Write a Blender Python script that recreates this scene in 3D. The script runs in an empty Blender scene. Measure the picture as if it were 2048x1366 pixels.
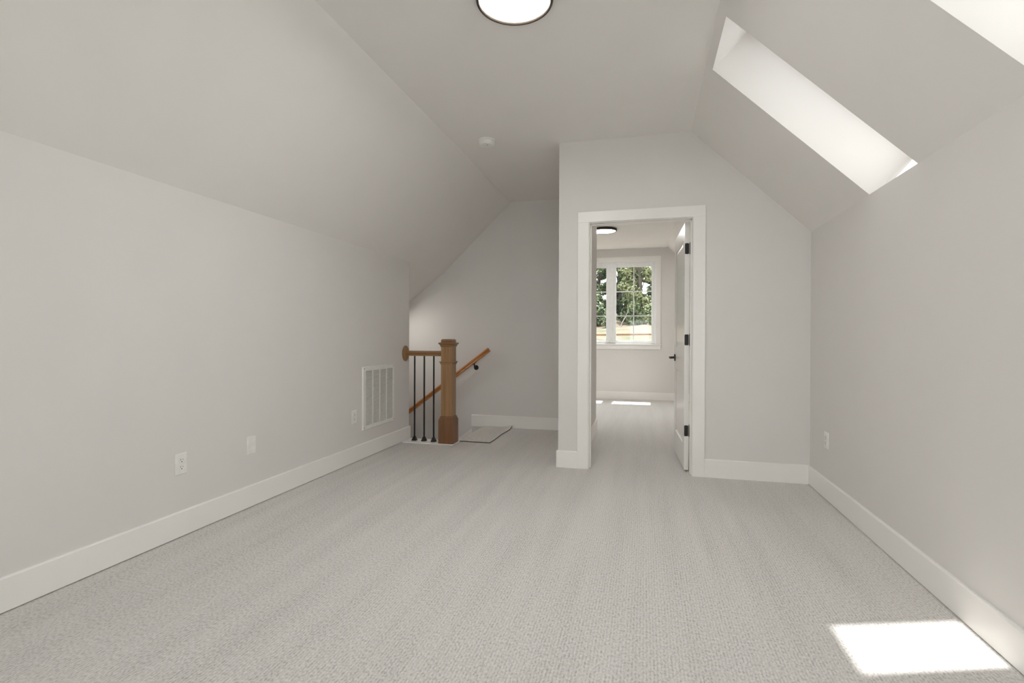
import bpy, bmesh, math, random
from mathutils import Vector, Matrix

# ------------------------------------------------------------------ scene, camera, light
sc = bpy.context.scene
COL = sc.collection
sc.view_settings.view_transform = 'Standard'
sc.view_settings.look = 'None'
sc.view_settings.gamma = 1.0
sc.view_settings.use_curve_mapping = False
sc.view_settings.exposure = 0.95
sc.cycles.use_denoising = True
sc.cycles.max_bounces = 16
sc.cycles.diffuse_bounces = 10
sc.cycles.glossy_bounces = 4
sc.cycles.transparent_max_bounces = 16
sc.cycles.sample_clamp_indirect = 8.0
sc.cycles.caustics_reflective = False
sc.cycles.caustics_refractive = False

F, TH, CY, PITCH, ROLL, H = 1018.659, 0.25463, 679.05, -0.003537, 0.003705, 1.08
cam_d = bpy.data.cameras.new('camera')
cam = bpy.data.objects.new('camera', cam_d)
COL.objects.link(cam)
cam_d.sensor_width = 36.0
cam_d.lens = 36.0 * F / 2048.0
cam_d.shift_y = -(683.0 - CY) / 2048.0
cam_d.clip_start = 0.02
cam_d.clip_end = 500
_r = Vector((math.cos(TH), math.sin(TH), 0)); _f = Vector((-math.sin(TH), math.cos(TH), 0)); _u = Vector((0, 0, 1))
_f2 = _f * math.cos(PITCH) + _u * math.sin(PITCH); _u2 = _u * math.cos(PITCH) - _f * math.sin(PITCH)
_r3 = _r * math.cos(ROLL) + _u2 * math.sin(ROLL); _u3 = _u2 * math.cos(ROLL) - _r * math.sin(ROLL)
_m = Matrix((_r3, _u3, -_f2)).transposed().to_4x4()
_m.translation = Vector((0, 0, H))
cam.matrix_world = _m
sc.camera = cam

SKY = 3.0            # sky radiance
SUN = 10.5            # sun irradiance
LAMP_MAIN, LAMP_BED, LAMP_STAIR = 36.0, 42.0, 22.0
world = bpy.data.worlds.new('World')
sc.world = world
world.use_nodes = True
_bg = world.node_tree.nodes['Background']
_bg.inputs['Color'].default_value = (0.98, 1.0, 1.0, 1)
_bg.inputs['Strength'].default_value = SKY
sun_d = bpy.data.lights.new('sun', 'SUN')
sun = bpy.data.objects.new('sun', sun_d)
COL.objects.link(sun)
sun_d.energy = SUN
sun_d.angle = math.radians(0.9)
sun_d.color = (1.0, 0.985, 0.95)
SUN_DIR = Vector((-0.013, -0.353, -1.0))
sun.rotation_euler = SUN_DIR.to_track_quat('-Z', 'Y').to_euler()
sun.location = (0, 8, 20)

# ------------------------------------------------------------------ measures of the place
XL, XR = -2.4205, 1.1941            # knee walls
YD, YS = 4.2237, 5.9029             # door wall, stair back wall
ZC, XCL, XCR, ZK = 2.7043, -1.5484, 0.3431, 1.876
XC, YL, YB = -0.6966, 4.9611, -1.25  # wall corner by the stair, end of left wall, rear wall
YF, ZCB = 9.2325, 2.662             # bedroom far wall and ceiling
XP = -0.546                          # passage side of the partition
WT = 0.118                           # partition thickness

# ------------------------------------------------------------------ materials
def nodes_of(name):
    m = bpy.data.materials.new(name)
    m.use_nodes = True
    nt = m.node_tree
    b = nt.nodes['Principled BSDF']
    return m, nt, b

def bump_from(nt, b, height_socket, strength, distance):
    bp = nt.nodes.new('ShaderNodeBump')
    bp.inputs['Strength'].default_value = strength
    bp.inputs['Distance'].default_value = distance
    nt.links.new(height_socket, bp.inputs['Height'])
    nt.links.new(bp.outputs['Normal'], b.inputs['Normal'])

def obj_coords(nt, scale=(1, 1, 1)):
    tc = nt.nodes.new('ShaderNodeTexCoord')
    mp = nt.nodes.new('ShaderNodeMapping')
    mp.inputs['Scale'].default_value = scale
    nt.links.new(tc.outputs['Object'], mp.inputs['Vector'])
    return mp.outputs['Vector']

def noise(nt, vec, scale, detail=2.0, rough=0.5):
    n = nt.nodes.new('ShaderNodeTexNoise')
    n.inputs['Scale'].default_value = scale
    n.inputs['Detail'].default_value = detail
    n.inputs['Roughness'].default_value = rough
    nt.links.new(vec, n.inputs['Vector'])
    return n.outputs['Fac']

def ramp(nt, fac, stops):
    r = nt.nodes.new('ShaderNodeValToRGB')
    e = r.color_ramp.elements
    while len(e) < len(stops):
        e.new(0.5)
    for k, (p, c) in enumerate(stops):
        e[k].position = p
        e[k].color = (*c, 1)
    nt.links.new(fac, r.inputs['Fac'])
    return r.outputs['Color']

def math_node(nt, op, a, b_):
    n = nt.nodes.new('ShaderNodeMath')
    n.operation = op
    for k, s in enumerate((a, b_)):
        if isinstance(s, (int, float)):
            n.inputs[k].default_value = s
        else:
            nt.links.new(s, n.inputs[k])
    return n.outputs[0]

def paint(name, col, rough=0.6, orange_peel=0.04, spec=0.3):
    m, nt, b = nodes_of(name)
    v = obj_coords(nt)
    c2 = tuple(x * 0.985 for x in col)
    nt.links.new(ramp(nt, noise(nt, v, 3.0, 2), [(0.3, c2), (0.7, col)]), b.inputs['Base Color'])
    b.inputs['Roughness'].default_value = rough
    b.inputs['Specular IOR Level'].default_value = spec
    if orange_peel:
        bump_from(nt, b, noise(nt, v, 260.0, 2), orange_peel, 0.002)
    return m

def plain(name, col, rough=0.5, metallic=0.0, spec=0.5):
    m, nt, b = nodes_of(name)
    v = obj_coords(nt)
    c2 = tuple(x * 0.94 for x in col)
    nt.links.new(ramp(nt, noise(nt, v, 25.0, 2), [(0.35, c2), (0.65, col)]), b.inputs['Base Color'])
    b.inputs['Roughness'].default_value = rough
    b.inputs['Metallic'].default_value = metallic
    b.inputs['Specular IOR Level'].default_value = spec
    return m

def wood(name, dark, light, grain_axis, rough=0.38, k=1.0):
    m, nt, b = nodes_of(name)
    s = [60.0 * k, 60.0 * k, 60.0 * k]
    s[grain_axis] = 2.2 * k
    v = obj_coords(nt, tuple(s))
    n1 = noise(nt, v, 1.0, 4, 0.6)
    v2 = obj_coords(nt, tuple(x * 0.22 for x in s))
    n2 = noise(nt, v2, 1.0, 2)
    mixed = math_node(nt, 'ADD', math_node(nt, 'MULTIPLY', n1, 0.65), math_node(nt, 'MULTIPLY', n2, 0.35))
    nt.links.new(ramp(nt, mixed, [(0.32, dark), (0.66, light)]), b.inputs['Base Color'])
    b.inputs['Roughness'].default_value = rough
    bump_from(nt, b, n1, 0.08, 0.002)
    return m

def carpet(name, light, dark):
    m, nt, b = nodes_of(name)
    v = obj_coords(nt)
    dots = noise(nt, obj_coords(nt, (125.0, 80.0, 80.0)), 1.0, 2.0, 0.6)
    w = nt.nodes.new('ShaderNodeTexWave')
    w.wave_type = 'BANDS'; w.bands_direction = 'X'
    w.inputs['Scale'].default_value = 1.0
    w.inputs['Distortion'].default_value = 2.4
    w.inputs['Detail'].default_value = 2.0
    w.inputs['Detail Scale'].default_value = 3.0
    nt.links.new(obj_coords(nt, (27.0, 27.0, 27.0)), w.inputs['Vector'])
    streak = noise(nt, obj_coords(nt, (8.5, 0.50, 1.0)), 1.0, 4.0, 0.6)
    blotch = noise(nt, v, 1.3, 2.0)
    fac = math_node(nt, 'ADD', math_node(nt, 'MULTIPLY', dots, 0.80), math_node(nt, 'MULTIPLY', w.outputs['Fac'], 0.10))
    fac = math_node(nt, 'ADD', fac, math_node(nt, 'MULTIPLY', streak, 0.22))
    fac = math_node(nt, 'ADD', fac, math_node(nt, 'MULTIPLY', blotch, 0.06))
    nt.links.new(ramp(nt, fac, [(0.39, dark), (0.55, tuple(0.5 * (a + c) * 1.05 for a, c in zip(light, dark))), (0.75, light)]), b.inputs['Base Color'])
    b.inputs['Roughness'].default_value = 0.95
    b.inputs['Specular IOR Level'].default_value = 0.1
    b.inputs['Sheen Weight'].default_value = 0.15
    bump_from(nt, b, math_node(nt, 'ADD', dots, math_node(nt, 'MULTIPLY', w.outputs['Fac'], 0.25)), 0.35, 0.006)
    return m

def glass_mat(name, tint=(0.95, 0.97, 0.96, 1)):
    m = bpy.data.materials.new(name)
    m.use_nodes = True
    nt = m.node_tree
    nt.nodes.clear()
    out = nt.nodes.new('ShaderNodeOutputMaterial')
    tr = nt.nodes.new('ShaderNodeBsdfTransparent')
    tr.inputs['Color'].default_value = tint
    gl = nt.nodes.new('ShaderNodeBsdfGlossy')
    gl.inputs['Roughness'].default_value = 0.02
    lw = nt.nodes.new('ShaderNodeLayerWeight')
    lw.inputs['Blend'].default_value = 0.5
    fr = nt.nodes.new('ShaderNodeMath'); fr.operation = 'POWER'; fr.inputs[1].default_value = 5.0
    nt.links.new(lw.outputs['Facing'], fr.inputs[0])
    fr2 = nt.nodes.new('ShaderNodeMath'); fr2.operation = 'MULTIPLY_ADD'; fr2.inputs[1].default_value = 0.7; fr2.inputs[2].default_value = 0.025
    nt.links.new(fr.outputs[0], fr2.inputs[0])
    fr = fr2
    mx = nt.nodes.new('ShaderNodeMixShader')
    nt.links.new(fr.outputs[0], mx.inputs[0]); nt.links.new(tr.outputs[0], mx.inputs[1]); nt.links.new(gl.outputs[0], mx.inputs[2])
    nt.links.new(mx.outputs[0], out.inputs['Surface'])
    return m

def emitter(name, col, strength):
    m, nt, b = nodes_of(name)
    b.inputs['Base Color'].default_value = (0.85, 0.84, 0.82, 1)
    b.inputs['Roughness'].default_value = 0.5
    b.inputs['Emission Color'].default_value = (*col, 1)
    b.inputs['Emission Strength'].default_value = strength
    return m

def leaf_mat(name, dark, light):
    m, nt, b = nodes_of(name)
    v = obj_coords(nt)
    nt.links.new(ramp(nt, noise(nt, v, 1.4, 3, 0.7), [(0.35, dark), (0.65, light)]), b.inputs['Base Color'])
    b.inputs['Roughness'].default_value = 0.55
    b.inputs['Specular IOR Level'].default_value = 0.25
    return m

M = {}
M['wall'] = paint('greige wall paint', (0.745, 0.725, 0.706))
M['ceil'] = paint('greige ceiling paint', (0.830, 0.808, 0.786), 0.75)
M['trim'] = paint('white trim enamel', (0.880, 0.864, 0.842), 0.32, 0.0, 0.45)
M['door'] = paint('white door enamel', (0.875, 0.860, 0.838), 0.28, 0.0, 0.5)
M['carpet'] = carpet('light grey loop carpet', (0.745, 0.722, 0.700), (0.40, 0.387, 0.374))
M['mat'] = carpet('offcut carpet', (0.77, 0.745, 0.71), (0.42, 0.405, 0.38))
M['dark_edge'] = plain('dark carpet backing', (0.05, 0.043, 0.035), 0.9)
M['oak_z'] = wood('oak upright', (0.22, 0.112, 0.045), (0.39, 0.225, 0.105), 2)
M['oak_base'] = wood('redder oak of the newel base', (0.15, 0.065, 0.026), (0.26, 0.125, 0.055), 2)
M['oak_x'] = wood('oak lengthwise', (0.20, 0.100, 0.042), (0.36, 0.205, 0.095), 0)
M['rail_x'] = wood('orange stained handrail', (0.36, 0.125, 0.03), (0.58, 0.25, 0.075), 0, 0.3)
M['black'] = plain('black iron', (0.012, 0.011, 0.010), 0.45)
M['bronze'] = plain('dark bronze metal', (0.055, 0.045, 0.036), 0.4, 0.6)
M['plastic'] = plain('white plastic', (0.86, 0.85, 0.82), 0.35)
M['slot'] = plain('dark slot', (0.03, 0.028, 0.026), 0.7)
M['vent'] = plain('white enamelled steel', (0.84, 0.83, 0.80), 0.35)
M['vent_dark'] = plain('dark duct', (0.20, 0.195, 0.185), 0.9)
M['vinyl'] = plain('white vinyl', (0.86, 0.865, 0.86), 0.35)
M['glass'] = glass_mat('window glass')
M['glass_low_e'] = glass_mat('coated skylight glass', (0.57, 0.571, 0.571, 1))
M['lampA'] = emitter('lit diffuser main', (1.0, 0.985, 0.955), LAMP_MAIN)
M['lampB'] = emitter('lit diffuser bedroom', (1.0, 0.985, 0.955), LAMP_BED)
M['lampC'] = emitter('lit diffuser stair', (1.0, 0.955, 0.885), LAMP_STAIR)
M['leafA'] = leaf_mat('leaves mid green', (0.042, 0.066, 0.032), (0.172, 0.204, 0.103))
M['leafB'] = leaf_mat('leaves dark green', (0.024, 0.048, 0.032), (0.099, 0.132, 0.074))
M['leafC'] = leaf_mat('leaves yellow green', (0.092, 0.111, 0.053), (0.264, 0.270, 0.145))
M['bark'] = wood('bark', (0.026, 0.022, 0.018), (0.088, 0.073, 0.057), 2, 0.9, 0.2)
M['deadwood'] = plain('bleached dead wood', (0.213, 0.192, 0.171), 0.9)
M['timber'] = wood('weathered brown timber', (0.100, 0.051, 0.026), (0.232, 0.132, 0.070), 0, 0.8, 0.3)
M['siding'] = plain('white siding', (0.7, 0.7, 0.68), 0.7)

# ------------------------------------------------------------------ mesh helpers
def link(name, bm, mat, parent=None, smooth=False, bevel=None, seg=2):
    bmesh.ops.recalc_face_normals(bm, faces=bm.faces)
    me = bpy.data.meshes.new(name)
    bm.to_mesh(me)
    bm.free()
    mats = mat if isinstance(mat, (list, tuple)) else [mat]
    for q in mats:
        me.materials.append(q)
    if smooth:
        for p in me.polygons:
            p.use_smooth = True
    o = bpy.data.objects.new(name, me)
    COL.objects.link(o)
    if parent is not None:
        o.parent = parent
        o.matrix_parent_inverse = Matrix.Identity(4)
    if bevel:
        md = o.modifiers.new('bevel', 'BEVEL')
        md.width = bevel; md.segments = seg; md.limit_method = 'ANGLE'; md.angle_limit = math.radians(40)
    return o

def tag(o, label, cat, group=None):
    o['label'] = label; o['category'] = cat
    if group: o['group'] = group
    return o

def thing(name, label, cat, loc=(0, 0, 0), group=None, rotz=0.0):
    o = bpy.data.objects.new(name, None)
    o.empty_display_size = 0.1
    COL.objects.link(o)
    o.location = loc
    o.rotation_euler = (0, 0, rotz)
    return tag(o, label, cat, group)

def structure(o, label=None, cat=None):
    o['kind'] = 'structure'
    if label: o['label'] = label
    if cat: o['category'] = cat
    return o

def box(bm, x0, x1, y0, y1, z0, z1, mi=0):
    vs = [bm.verts.new(p) for p in ((x0, y0, z0), (x1, y0, z0), (x1, y1, z0), (x0, y1, z0), (x0, y0, z1), (x1, y0, z1), (x1, y1, z1), (x0, y1, z1))]
    fs = [bm.faces.new([vs[i] for i in f]) for f in ((0, 3, 2, 1), (4, 5, 6, 7), (0, 1, 5, 4), (1, 2, 6, 5), (2, 3, 7, 6), (3, 0, 4, 7))]
    for f in fs: f.material_index = mi
    return fs

def prism(bm, pts, axis, a0, a1, mi=0):
    """extrude a 2-D polygon along axis; pts are the other two coordinates in order"""
    def P(p, a):
        q = list(p); q.insert(axis, a); return q
    n = len(pts)
    A = [bm.verts.new(P(p, a0)) for p in pts]
    B = [bm.verts.new(P(p, a1)) for p in pts]
    fs = [bm.faces.new(A[::-1]), bm.faces.new(B)]
    for i in range(n):
        fs.append(bm.faces.new((A[i], A[(i + 1) % n], B[(i + 1) % n], B[i])))
    for f in fs: f.material_index = mi

def lathe(bm, prof, seg=40, mat=None, mi=0):
    """prof: (r, z) from one end to the other, turned about z; mat: Matrix"""
    mat = mat or Matrix.Identity(4)
    rings = []
    for r, z in prof:
        if r < 1e-6:
            rings.append([bm.verts.new(mat @ Vector((0, 0, z)))])
        else:
            rings.append([bm.verts.new(mat @ Vector((r * math.cos(2 * math.pi * k / seg), r * math.sin(2 * math.pi * k / seg), z))) for k in range(seg)])
    for a, b in zip(rings, rings[1:]):
        for k in range(seg):
            q = (k + 1) % seg
            if len(a) == 1 and len(b) == 1: continue
            if len(a) == 1: f = bm.faces.new((a[0], b[k], b[q]))
            elif len(b) == 1: f = bm.faces.new((a[k], a[q], b[0]))
            else: f = bm.faces.new((a[k], a[q], b[q], b[k]))
            f.material_index = mi
    return rings

def frustum_stack(bm, levels, cx, cy):
    """square sections: (half width, z) from bottom to top"""
    rings = []
    for h, z in levels:
        rings.append([bm.verts.new((cx + sx * h, cy + sy * h, z)) for sx, sy in ((-1, -1), (1, -1), (1, 1), (-1, 1))])
    bm.faces.new(rings[0][::-1]); bm.faces.new(rings[-1])
    for a, b in zip(rings, rings[1:]):
        for k in range(4):
            bm.faces.new((a[k], a[(k + 1) % 4], b[(k + 1) % 4], b[k]))

def tube(bm, p0, p1, r, seg=12):
    p0, p1 = Vector(p0), Vector(p1)
    d = p1 - p0
    q = d.to_track_quat('Z', 'Y').to_matrix().to_4x4()
    q.translation = p0
    lathe(bm, [(0, 0), (r, 0), (r, d.length), (0, d.length)], seg, q)

def sweep(bm, section, p0, p1, up=(0, 0, 1)):
    """closed 2-D section (side, up) from p0 to p1"""
    p0, p1 = Vector(p0), Vector(p1)
    d = (p1 - p0).normalized()
    side = d.cross(Vector(up)).normalized()
    u = side.cross(d).normalized()
    A = [bm.verts.new(p0 + side * a + u * b) for a, b in section]
    B = [bm.verts.new(p1 + side * a + u * b) for a, b in section]
    n = len(section)
    bm.faces.new(A[::-1]); bm.faces.new(B)
    for i in range(n):
        bm.faces.new((A[i], A[(i + 1) % n], B[(i + 1) % n], B[i]))

# ------------------------------------------------------------------ the shell
SL = math.hypot(XR - XCR, ZC - ZK)               # sloped length (right)
dR = Vector((XCR - XR, 0, ZC - ZK)).normalized()  # up the right slope
nR = Vector((-dR.z * -1, 0, -dR.x))               # outward (right, up)
nR = Vector((dR.z, 0, -dR.x))
dL = Vector((XCL - XL, 0, ZC - ZK)).normalized()
nL = Vector((-dL.z, 0, dL.x))
DEPTH = 0.30                                      # roof thickness = skylight shaft depth

# floor
bm = bmesh.new()
box(bm, XL - 0.05, XR + 0.05, YB - 0.05, YL, -0.25, 0)
box(bm, -1.872, XC + 0.02, YL, YS + 0.03, -0.25, 0)
box(bm, XC + 0.02, XR + 0.05, YL, YF + 0.05, -0.25, 0)
box(bm, XL - 0.05, XC + 0.02, YS + 0.03, YF + 0.05, -0.25, 0)
structure(link('floor', bm, M['carpet']), 'light grey loop pile carpet running through the whole attic room', 'floor')

# flat ceiling over room and stair landing
bm = bmesh.new()
t = 0.24
prism(bm, [(XCL, ZC), (XCR, ZC), (XCR + t * 0.93, ZC + t), (XCL - t * 0.93, ZC + t)], 1, YB - 0.1, YS + 0.06)
structure(link('ceiling', bm, M['ceil']), 'flat greige ceiling strip between the two sloped ceilings', 'ceiling')
bm = bmesh.new()
prism(bm, [(XCL - 0.045, ZCB), (XCR + 0.043, ZCB), (XCR + t * 0.93, ZC + t), (XCL - t * 0.93, ZC + t)], 1, YS + 0.06, YF + 0.1)
structure(link('ceiling_bedroom', bm, M['ceil']), 'flat ceiling of the bedroom seen through the doorway', 'ceiling')

# right slope, a thick slab with two skylight wells and an added third cut through it
def slabR(bm, s0, s1, y0, y1):
    O = Vector((XR, 0, ZK))
    c = [O + dR * s for s in (s0, s1)]
    prism(bm, [(c[0].x, c[0].z), (c[1].x, c[1].z), (c[1].x + nR.x * DEPTH, c[1].z + nR.z * DEPTH), (c[0].x + nR.x * DEPTH, c[0].z + nR.z * DEPTH)], 1, y0, y1)
SK = [(2.697, 3.212), (1.418, 1.934), (0.139, 0.655)]  # last well is added out of view, to brighten the left side
S_LO, S_HI = -0.010, SL - 0.054
bm = bmesh.new()
def grid_slab(bm, ss, ys, holes):
    """welded slab so that no seams show between its strips"""
    O = Vector((XR, 0, ZK))
    V = {}
    def v(i, j, k):
        if (i, j, k) not in V:
            p = O + dR * ss[i] + nR * (DEPTH * k)
            V[(i, j, k)] = bm.verts.new((p.x, ys[j], p.z))
        return V[(i, j, k)]
    solid = {(i, j) for i in range(len(ss) - 1) for j in range(len(ys) - 1)} - holes
    for i, j in solid:
        for k in (0, 1):
            bm.faces.new((v(i, j, k), v(i + 1, j, k), v(i + 1, j + 1, k), v(i, j + 1, k)))
        for (di, dj), (a, b) in {(-1, 0): ((0, 0), (0, 1)), (1, 0): ((1, 0), (1, 1)), (0, -1): ((0, 0), (1, 0)), (0, 1): ((0, 1), (1, 1))}.items():
            if (i + di, j + dj) not in solid:
                bm.faces.new((v(i + a[0], j + a[1], 0), v(i + b[0], j + b[1], 0), v(i + b[0], j + b[1], 1), v(i + a[0], j + a[1], 1)))
grid_slab(bm, [-0.32, S_LO, S_HI, SL], [YB - 0.1, SK[2][0], SK[2][1], SK[1][0], SK[1][1], SK[0][0], SK[0][1], YF + 0.1], {(1, 1), (1, 3), (1, 5)})
structure(link('ceiling_slope_right', bm, M['ceil']), 'right sloped ceiling with a row of deep skylight wells', 'ceiling')

# left slope; over the stair it turns shallower at knee height
bm = bmesh.new()
def slabL(bm, s0, s1, y0, y1, T=0.2):
    O = Vector((XL, 0, ZK))
    a, b = O + dL * s0, O + dL * s1
    prism(bm, [(a.x, a.z), (b.x, b.z), (b.x + nL.x * T, b.z + nL.z * T), (a.x + nL.x * T, a.z + nL.z * T)], 1, y0, y1)
SLL = math.hypot(XCL - XL, ZC - ZK)
slabL(bm, -0.3, SLL, YB - 0.1, YL - 0.02)
slabL(bm, 0.0, SLL, YL - 0.02, YS + 0.06)
slabL(bm, -0.3, SLL, YS + 0.06, YF + 0.1)
structure(link('ceiling_slope_left', bm, M['ceil']), 'broad left sloped ceiling above the low knee wall', 'ceiling')
bm = bmesh.new()
SLOPE2 = 0.773
prism(bm, [(XL, ZK), (XL - 0.02, ZK + 0.22), (-5.9, ZK - 3.48 * SLOPE2 + 0.22), (-5.9, ZK - 3.48 * SLOPE2)], 1, YL - 0.02, YS + 0.06)
structure(link('ceiling_slope_stair', bm, M['ceil']), 'shallower sloped ceiling over the descending stair', 'ceiling')

# knee walls
bm = bmesh.new()
box(bm, XL - 0.12, XL, YB - 0.1, YL, -0.2, ZK)
structure(link('wall_left', bm, M['wall']), 'long low greige knee wall on the left with outlets and vent', 'wall')
bm = bmesh.new()
box(bm, XR, XR + 0.12, YB - 0.1, YF + 0.1, -0.2, ZK)
structure(link('wall_right', bm, M['wall']), 'low greige knee wall on the right below the skylights', 'wall')

# door wall with its opening
JL, JR, JH = -0.441, 0.361, 2.026      # jamb faces
JT = 0.019
def door_wall():
    bm = bmesh.new()
    a, b, c = JL - JT, JR + JT, JH + JT
    prism(bm, [(XC, -0.1), (a, -0.1), (a, c), (b, c), (b, -0.1), (XR + 0.02, -0.1), (XR + 0.02, ZK - 0.02 + 0.0), (XR + 0.02, ZK), (XCR + 0.0, ZC + 0.02), (XC, ZC + 0.02)], 1, YD, YD + WT)
    return bm
structure(link('wall_door', door_wall(), M['wall']), 'gabled end wall holding the doorway to the bedroom', 'wall')
bm = bmesh.new()
box(bm, XC, XP, YD + WT, YS + 0.12, -0.1, ZC + 0.02)
structure(link('wall_partition', bm, M['wall']), 'partition between the stair landing and the bedroom passage', 'wall')

# stair back wall
bm = bmesh.new()
prism(bm, [(XC, -3.0), (XC, ZC + 0.02), (XCL - 0.01, ZC + 0.02), (XL, ZK + 0.03), (-5.9, ZK - 3.48 * SLOPE2 + 0.03), (-5.9, -3.0)], 1, YS, YS + 0.12)
structure(link('wall_stair', bm, M['wall']), 'shaded wall behind the stair under the sloped ceiling', 'wall')
bm = bmesh.new()
prism(bm, [(-5.9, -3.0), (-1.885, -3.0), (-1.885, -0.012), (XL - 0.01, -0.012), (XL - 0.01, ZK - 0.02), (-5.9, ZK - 3.48 * SLOPE2)], 1, YL - 0.10, YL - 0.0005)
structure(link('wall_stair_front', bm, M['wall']), 'stairwell side wall hidden behind the left knee wall', 'wall')
bm = bmesh.new()
box(bm, -5.9, -5.75, YL - 0.1, YS + 0.1, -3.0, 0.2)
structure(link('wall_stair_foot', bm, M['wall']), 'wall at the foot of the stairwell', 'wall')

# stairs going down to the left
bm = bmesh.new()
RUN, RISE = 0.25, 0.19
pts = [(-1.872, -3.0), (-1.872, -RISE)]
x, z = -1.872, -RISE
for k in range(13):
    x -= RUN
    pts.append((x, z))
    z -= RISE
    pts.append((x, z))
pts += [(-5.76, z), (-5.76, -3.0)]
prism(bm, pts, 1, YL, YS)
structure(link('stairs', bm, M['carpet']), 'carpeted stair descending to the left behind the balustrade', 'stairs')

# bedroom walls
bm = bmesh.new()
box(bm, XL - 0.12, XL, YS + 0.06, YF + 0.1, -0.2, ZK)
structure(link('wall_bedroom_left', bm, M['wall']), 'left knee wall of the bedroom', 'wall')
WX0, WX1, WZ0, WZ1 = -1.348, 0.183, 0.98, 2.432     # window opening
bm = bmesh.new()
y0, y1 = YF, YF + 0.15
prism(bm, [(WX1, -0.2), (XR + 0.05, -0.2), (XR + 0.05, ZK - 0.03), (XCR, ZC + 0.03), (WX1, ZC + 0.03)], 1, y0, y1)
prism(bm, [(WX0, -0.2), (WX0, ZC + 0.03), (XCL, ZC + 0.03), (XL - 0.05, ZK - 0.03), (XL - 0.05, -0.2)], 1, y0, y1)
box(bm, WX0, WX1, y0, y1, -0.2, WZ0)
box(bm, WX0, WX1, y0, y1, WZ1, ZC + 0.03)
structure(link('wall_bedroom_far', bm, M['wall']), 'far bedroom wall with the white double window', 'wall')

# rear wall behind the camera with an added window opening for fill daylight
RX0, RX1, RZ0, RZ1 = -0.60, 1.08, 0.20, 1.84
bm = bmesh.new()
y0, y1 = YB - 0.12, YB
box(bm, RX1, XR + 0.05, y0, y1, -0.2, ZK)
prism(bm, [(RX0, RZ1), (RX1, RZ1), (RX1, ZK), (XR + 0.05, ZK), (XR + 0.05, ZK - 0.03), (XCR, ZC + 0.03), (RX0, ZC + 0.03)], 1, y0, y1)
prism(bm, [(RX0, -0.2), (RX0, ZC + 0.03), (XCL, ZC + 0.03), (XL - 0.05, ZK - 0.03), (XL - 0.05, -0.2)], 1, y0, y1)
box(bm, RX0, RX1, y0, y1, -0.2, RZ0)
structure(link('wall_rear', bm, M['wall']), 'rear gable wall behind the viewer', 'wall')

# ------------------------------------------------------------------ baseboards and trim
BH, BT = 0.140, 0.014
def base_section(bm, axis, a0, a1, face, sgn, h=BH, z0=0.0):
    """board along axis (0 x, 1 y) against plane 'face', projecting by sgn*BT, small eased top"""
    q = [(face, z0), (face + sgn * BT, z0), (face + sgn * BT, h - 0.006), (face + sgn * (BT - 0.005), h), (face, h)]
    if axis == 1:
        prism(bm, [(p[0], p[1]) for p in q], 1, a0, a1)
    else:
        prism(bm, [(p[0], p[1]) for p in q], 0, a0, a1)
bm = bmesh.new()
base_section(bm, 1, YB, YL + BT, XL, 1, z0=0.005)
base_section(bm, 0, XL - 0.1, XL, YL, 1)
structure(link('baseboard_left', bm, M['trim']), 'tall white baseboard along the left wall', 'baseboard')
bm = bmesh.new()
base_section(bm, 1, YB, YD, XR, -1, z0=0.005)
structure(link('baseboard_right', bm, M['trim']), 'tall white baseboard along the right wall', 'baseboard')
bm = bmesh.new()
base_section(bm, 0, XC - BT, -0.536, YD, -1)
base_section(bm, 0, 0.456, XR - BT, YD, -1)
base_section(bm, 1, YD, YS - BT, XC, -1)
structure(link('baseboard_door_wall', bm, M['trim']), 'white baseboard on the door wall either side of the casing', 'baseboard')
bm = bmesh.new()
base_section(bm, 0, -2.041, XC - BT, YS, -1, BH)
# skirt board following the stair
k = 0.78
prism(bm, [(-2.041, -0.03), (-2.041, -0.32), (-5.7, -0.32 - 3.66 * k), (-5.7, -0.03 - 3.66 * k)], 1, YS - BT, YS)
structure(link('baseboard_stair', bm, M['trim']), 'baseboard on the stair wall turning into a sloped skirt', 'baseboard')
bm = bmesh.new()
base_section(bm, 1, YD + WT, YS + 0.12, XP, 1, 0.13)
base_section(bm, 0, -2.3, XP + BT, YS + 0.12, 1, 0.13)
base_section(bm, 0, XL, XR, YF, -1, 0.13)
structure(link('baseboard_bedroom', bm, M['trim']), 'white baseboard round the bedroom passage and far wall', 'baseboard')
bm = bmesh.new()
base_section(bm, 0, XL, XR, YB, 1)
structure(link('baseboard_rear', bm, M['trim']), 'white baseboard along the rear wall', 'baseboard')

# door casing, jamb, stop
bm = bmesh.new()
CI, CW, CT = 0.005, 0.0895, 0.018
x0, x1, zt = JL - CI, JR + CI, JH + CI
box(bm, x0 - CW, x0, YD - CT, YD, 0, zt)
box(bm, x1, x1 + CW, YD - CT, YD, 0, zt)
box(bm, x0 - CW, x1 + CW, YD - CT, YD, zt, zt + CW - 0.004)
casing = structure(link('trim_1', bm, M['trim'], bevel=0.002), 'flat white door casing around the bedroom doorway', 'door casing')
bm = bmesh.new()
box(bm, JL - JT, JL, YD - 0.001, YD + WT + 0.001, 0, JH)
box(bm, JR, JR + JT, YD - 0.001, YD + WT + 0.001, 0, JH)
box(bm, JL - JT, JR + JT, YD - 0.001, YD + WT + 0.001, JH, JH + JT)
link('jamb', bm, M['trim'], casing)
bm = bmesh.new()
ys0, ys1 = YD + 0.045, YD + WT - 0.038
box(bm, JL, JL + 0.011, ys0, ys1, 0, JH)
box(bm, JR - 0.011, JR, ys0, ys1, 0, JH)
box(bm, JL, JR, ys0, ys1, JH - 0.011, JH)
link('door_stop', bm, M['trim'], casing, bevel=0.002)
bm = bmesh.new()
yb0 = YD + WT
box(bm, x0 - CW, x0, yb0, yb0 + CT, 0, zt)
box(bm, x1, x1 + CW, yb0, yb0 + CT, 0, zt)
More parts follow.
